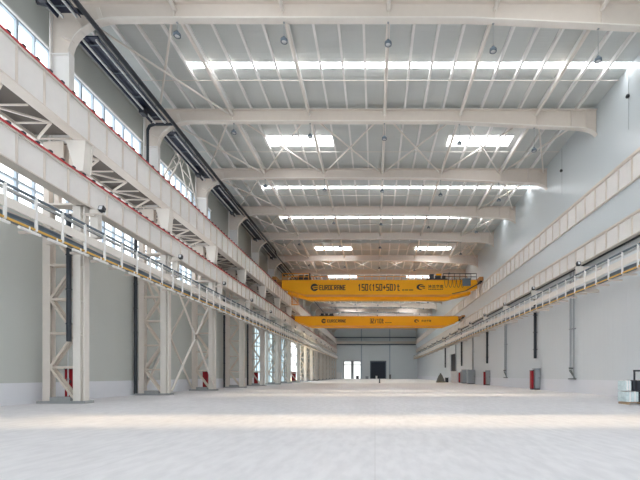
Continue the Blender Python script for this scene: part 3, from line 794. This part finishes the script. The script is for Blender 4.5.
# ================================================================== loose things
def block(name, x0, x1, y0, y1, z0, z1, m, label, cat, group=None, parts=None):
    g = thing(name, label, cat, ((x0+x1)/2, (y0+y1)/2, z0), group)
    MB().box(x0, x1, y0, y1, z0, z1).build('body', m, g, min(.06, (z1 - z0) * .2))
    return g
# pallet at the right edge with wrapped bundles
g = thing('pallet', 'low dark pallet under the wrapped bundles at the right edge', 'pallet', (13.8, 21.7, 0))
b = MB()
for k in range(6): b.box(12.8, 15.0, 21.3 + k * .14, 21.39 + k * .14, .08, .11)
b.build('deck_board', 'wood', g)
b = MB()
for x in (12.8, 13.8, 14.88): b.box(x, x + .12, 21.3, 22.09, 0, .08)
b.build('runner', 'wood', g)
def wrapped(x0, x1, y0, y1, z0, z1, label):
    g = thing('wrapped_bundle', label, 'bundle', ((x0+x1)/2, (y0+y1)/2, z0), 'plastic wrapped bundles')
    n = 14; mb = MB(); vs = []
    def jit(): return random.uniform(-.02, .02)
    # crumpled skin made of a subdivided box
    import itertools
    def face(f):
        base = len(mb.v); v = []
        for i in range(n + 1):
            for j in range(n + 1):
                p = f(i / n, j / n); e = 0 if i in (0, n) or j in (0, n) else 1
                v.append((p[0] + e * jit(), p[1] + e * jit(), p[2] + e * jit()))
        mb._add(v, [(i*(n+1)+j, (i+1)*(n+1)+j, (i+1)*(n+1)+j+1, i*(n+1)+j+1) for i in range(n) for j in range(n)])
    dx, dy, dz = x1-x0, y1-y0, z1-z0
    face(lambda a, c: (x0 + a*dx, y0, z0 + c*dz)); face(lambda a, c: (x1 - a*dx, y1, z0 + c*dz))
    face(lambda a, c: (x0, y1 - a*dy, z0 + c*dz)); face(lambda a, c: (x1, y0 + a*dy, z0 + c*dz))
    face(lambda a, c: (x0 + a*dx, y0 + c*dy, z1)); face(lambda a, c: (x0 + c*dx, y0 + a*dy, z0))
    mb.build('film_wrap', 'film', g)
    b = MB()
    for t in (.3, .7): b.box(x0 + dx*t - .03, x0 + dx*t + .03, y0 - .03, y1 + .03, z0 - .0, z1 + .03)
    b.build('strap', 'white', g)
    return g
wrapped(12.75, 13.36, 21.3, 22.05, .14, .64, 'lower plastic wrapped bundle on the pallet at the right edge')
wrapped(12.72, 13.03, 21.35, 22.0, .70, 1.2, 'upper plastic wrapped bundle stacked beside the black case')
g = thing('black_case', 'black case lying on the lower wrapped bundle at the right edge', 'case', (14.0, 21.6, .68))
MB().box(13.08, 15.0, 21.25, 22.0, .68, 1.22).build('body', 'dark', g, .05)
MB().box(13.2, 13.24, 21.22, 22.03, .68, 1.24).box(14.3, 14.34, 21.22, 22.03, .68, 1.24).build('strap', 'black', g)
MB().box(13.42, 15.0, 21.3, 22.05, .12, .66).build('timber_block', 'dark', thing('black_crate', 'black crate on the pallet under the black case', 'crate', (14, 21.9, .14)), .03)
g = thing('folded_frame', 'black metal frame standing on the black case', 'frame', (13.8, 21.7, 1.22))
MB().bar((13.4, 21.7, 1.22), (13.4, 21.7, 1.72), .07).bar((14.5, 21.7, 1.22), (14.5, 21.7, 1.72), .09).bar((13.36, 21.7, 1.72), (14.54, 21.7, 1.72), .09).build('bar', 'dark', g)

def crate(x0, x1, y0, h, m, label, name='crate', lid=True):
    g = thing(name, label, 'crate', ((x0+x1)/2, y0 + .5, 0))
    MB().box(x0, x1, y0, y0 + abs(x1 - x0), 0, h).build('body', m, g, .04)
    MB().box(x0 - .04, x1 + .04, y0 - .04, y0 + abs(x1 - x0) + .04, h, h + .08).build('lid', m, g)
    return g
crate(-14.6, -12.8, 160, 2.4, 'white', 'tall white crate by the far left end, beside the bright door', 'white_crate')
crate(-7.2, -6.2, 160, 1.1, 'dark', 'dark crate in front of the bright far door', 'dark_crate')
crate(-3.6, -2.5, 160, .9, 'grey', 'grey crate on the floor just left of the dark far door', 'grey_crate')
crate(.2, .9, 158, 1.1, 'white', 'white drum-sized box in front of the dark far door', 'white_box')
crate(5.4, 6.1, 160, 1.6, 'tarp', 'narrow dark box at the foot of the back wall, right of the dark door', 'narrow_box')
g = thing('bollard', 'short dark post standing alone on the far floor', 'post', (.85, 78.5, 0))
MB().tube((.85, 78.5, .05), (.85, 78.5, .75), .12, 12).lathe([(.12, 0), (.08, .06), (0, .08)], (.85, 78.5, .75), 12).build('post_body', 'slate', g)
MB().tube((.85, 78.5, 0), (.85, 78.5, .05), .22, 12).build('foot_plate', 'dark', g)
# tarped heap and bins on the right
n = 12; b = MB(); v = []; cx, cy = 13.1, 84
for i in range(n + 1):
    for j in range(n + 1):
        a, c = i / n * 2 - 1, j / n * 2 - 1
        h = max(0, 1 - max(abs(a), abs(c)) ** 1.2) * 1.9 * (1 + random.uniform(-.12, .12))
        v.append((cx + a * .85, cy + c * .9, h))
b._add(v, [(i*(n+1)+j, (i+1)*(n+1)+j, (i+1)*(n+1)+j+1, i*(n+1)+j+1) for i in range(n) for j in range(n)])
g = thing('covered_heap', 'pointed heap under a grey tarpaulin on the far right floor', 'heap', (cx, cy, 0))
b.build('tarpaulin', 'tarp', g)
MB().box(cx - .8, cx + .8, cy - .85, cy + .85, 0, .04).build('base_sheet', 'tarp', g)
crate(14.1, 14.7, 84, .9, 'dark', 'low black crate between the covered heap and the right wall', 'black_crate')
crate(15.5, 16.7, 85.2, 2.2, 'white', 'white crate standing below the dark opening in the right wall', 'white_crate')

# ================================================================== light
w = bpy.data.worlds.new('World'); sc.world = w; w.use_nodes = True
nt = w.node_tree; bg = nt.nodes['Background']
bg.inputs[0].default_value = (.88, .95, 1.0, 1); bg.inputs[1].default_value = 1.5
sd = bpy.data.lights.new('sun', 'SUN'); sd.energy = 52; sd.angle = math.radians(8.5); sd.color = (1.0, .75, .44)
so = bpy.data.objects.new('sun', sd); COL.objects.link(so)
dirv = Vector((-.02, -13.2, -21.5)).normalized(); so.rotation_euler = dirv.to_track_quat('-Z', 'Y').to_euler()

cam = bpy.data.cameras.new('camera'); co = bpy.data.objects.new('camera', cam); COL.objects.link(co)
cam.sensor_width = 36; cam.lens = 420 / 640 * 36
co.location = (0, 0, EYE); co.rotation_euler = (math.pi / 2, 0, 0)
cam.shift_x = -55 / 640; cam.shift_y = 135 / 640
cam.clip_end = 600
sc.camera = co
sc.view_settings.view_transform = 'Standard'; sc.view_settings.look = 'None'; sc.view_settings.gamma = 1
sc.view_settings.use_curve_mapping = False; sc.view_settings.exposure = 0.64
try:
    sc.cycles.use_denoising = True; sc.cycles.max_bounces = 8; sc.cycles.diffuse_bounces = 5; sc.cycles.transparent_max_bounces = 8
    sc.cycles.caustics_reflective = False; sc.cycles.caustics_refractive = False
    sc.cycles.sample_clamp_indirect = 8
except Exception: pass
for o in bpy.data.objects:
    if '_o' in o: del o['_o']
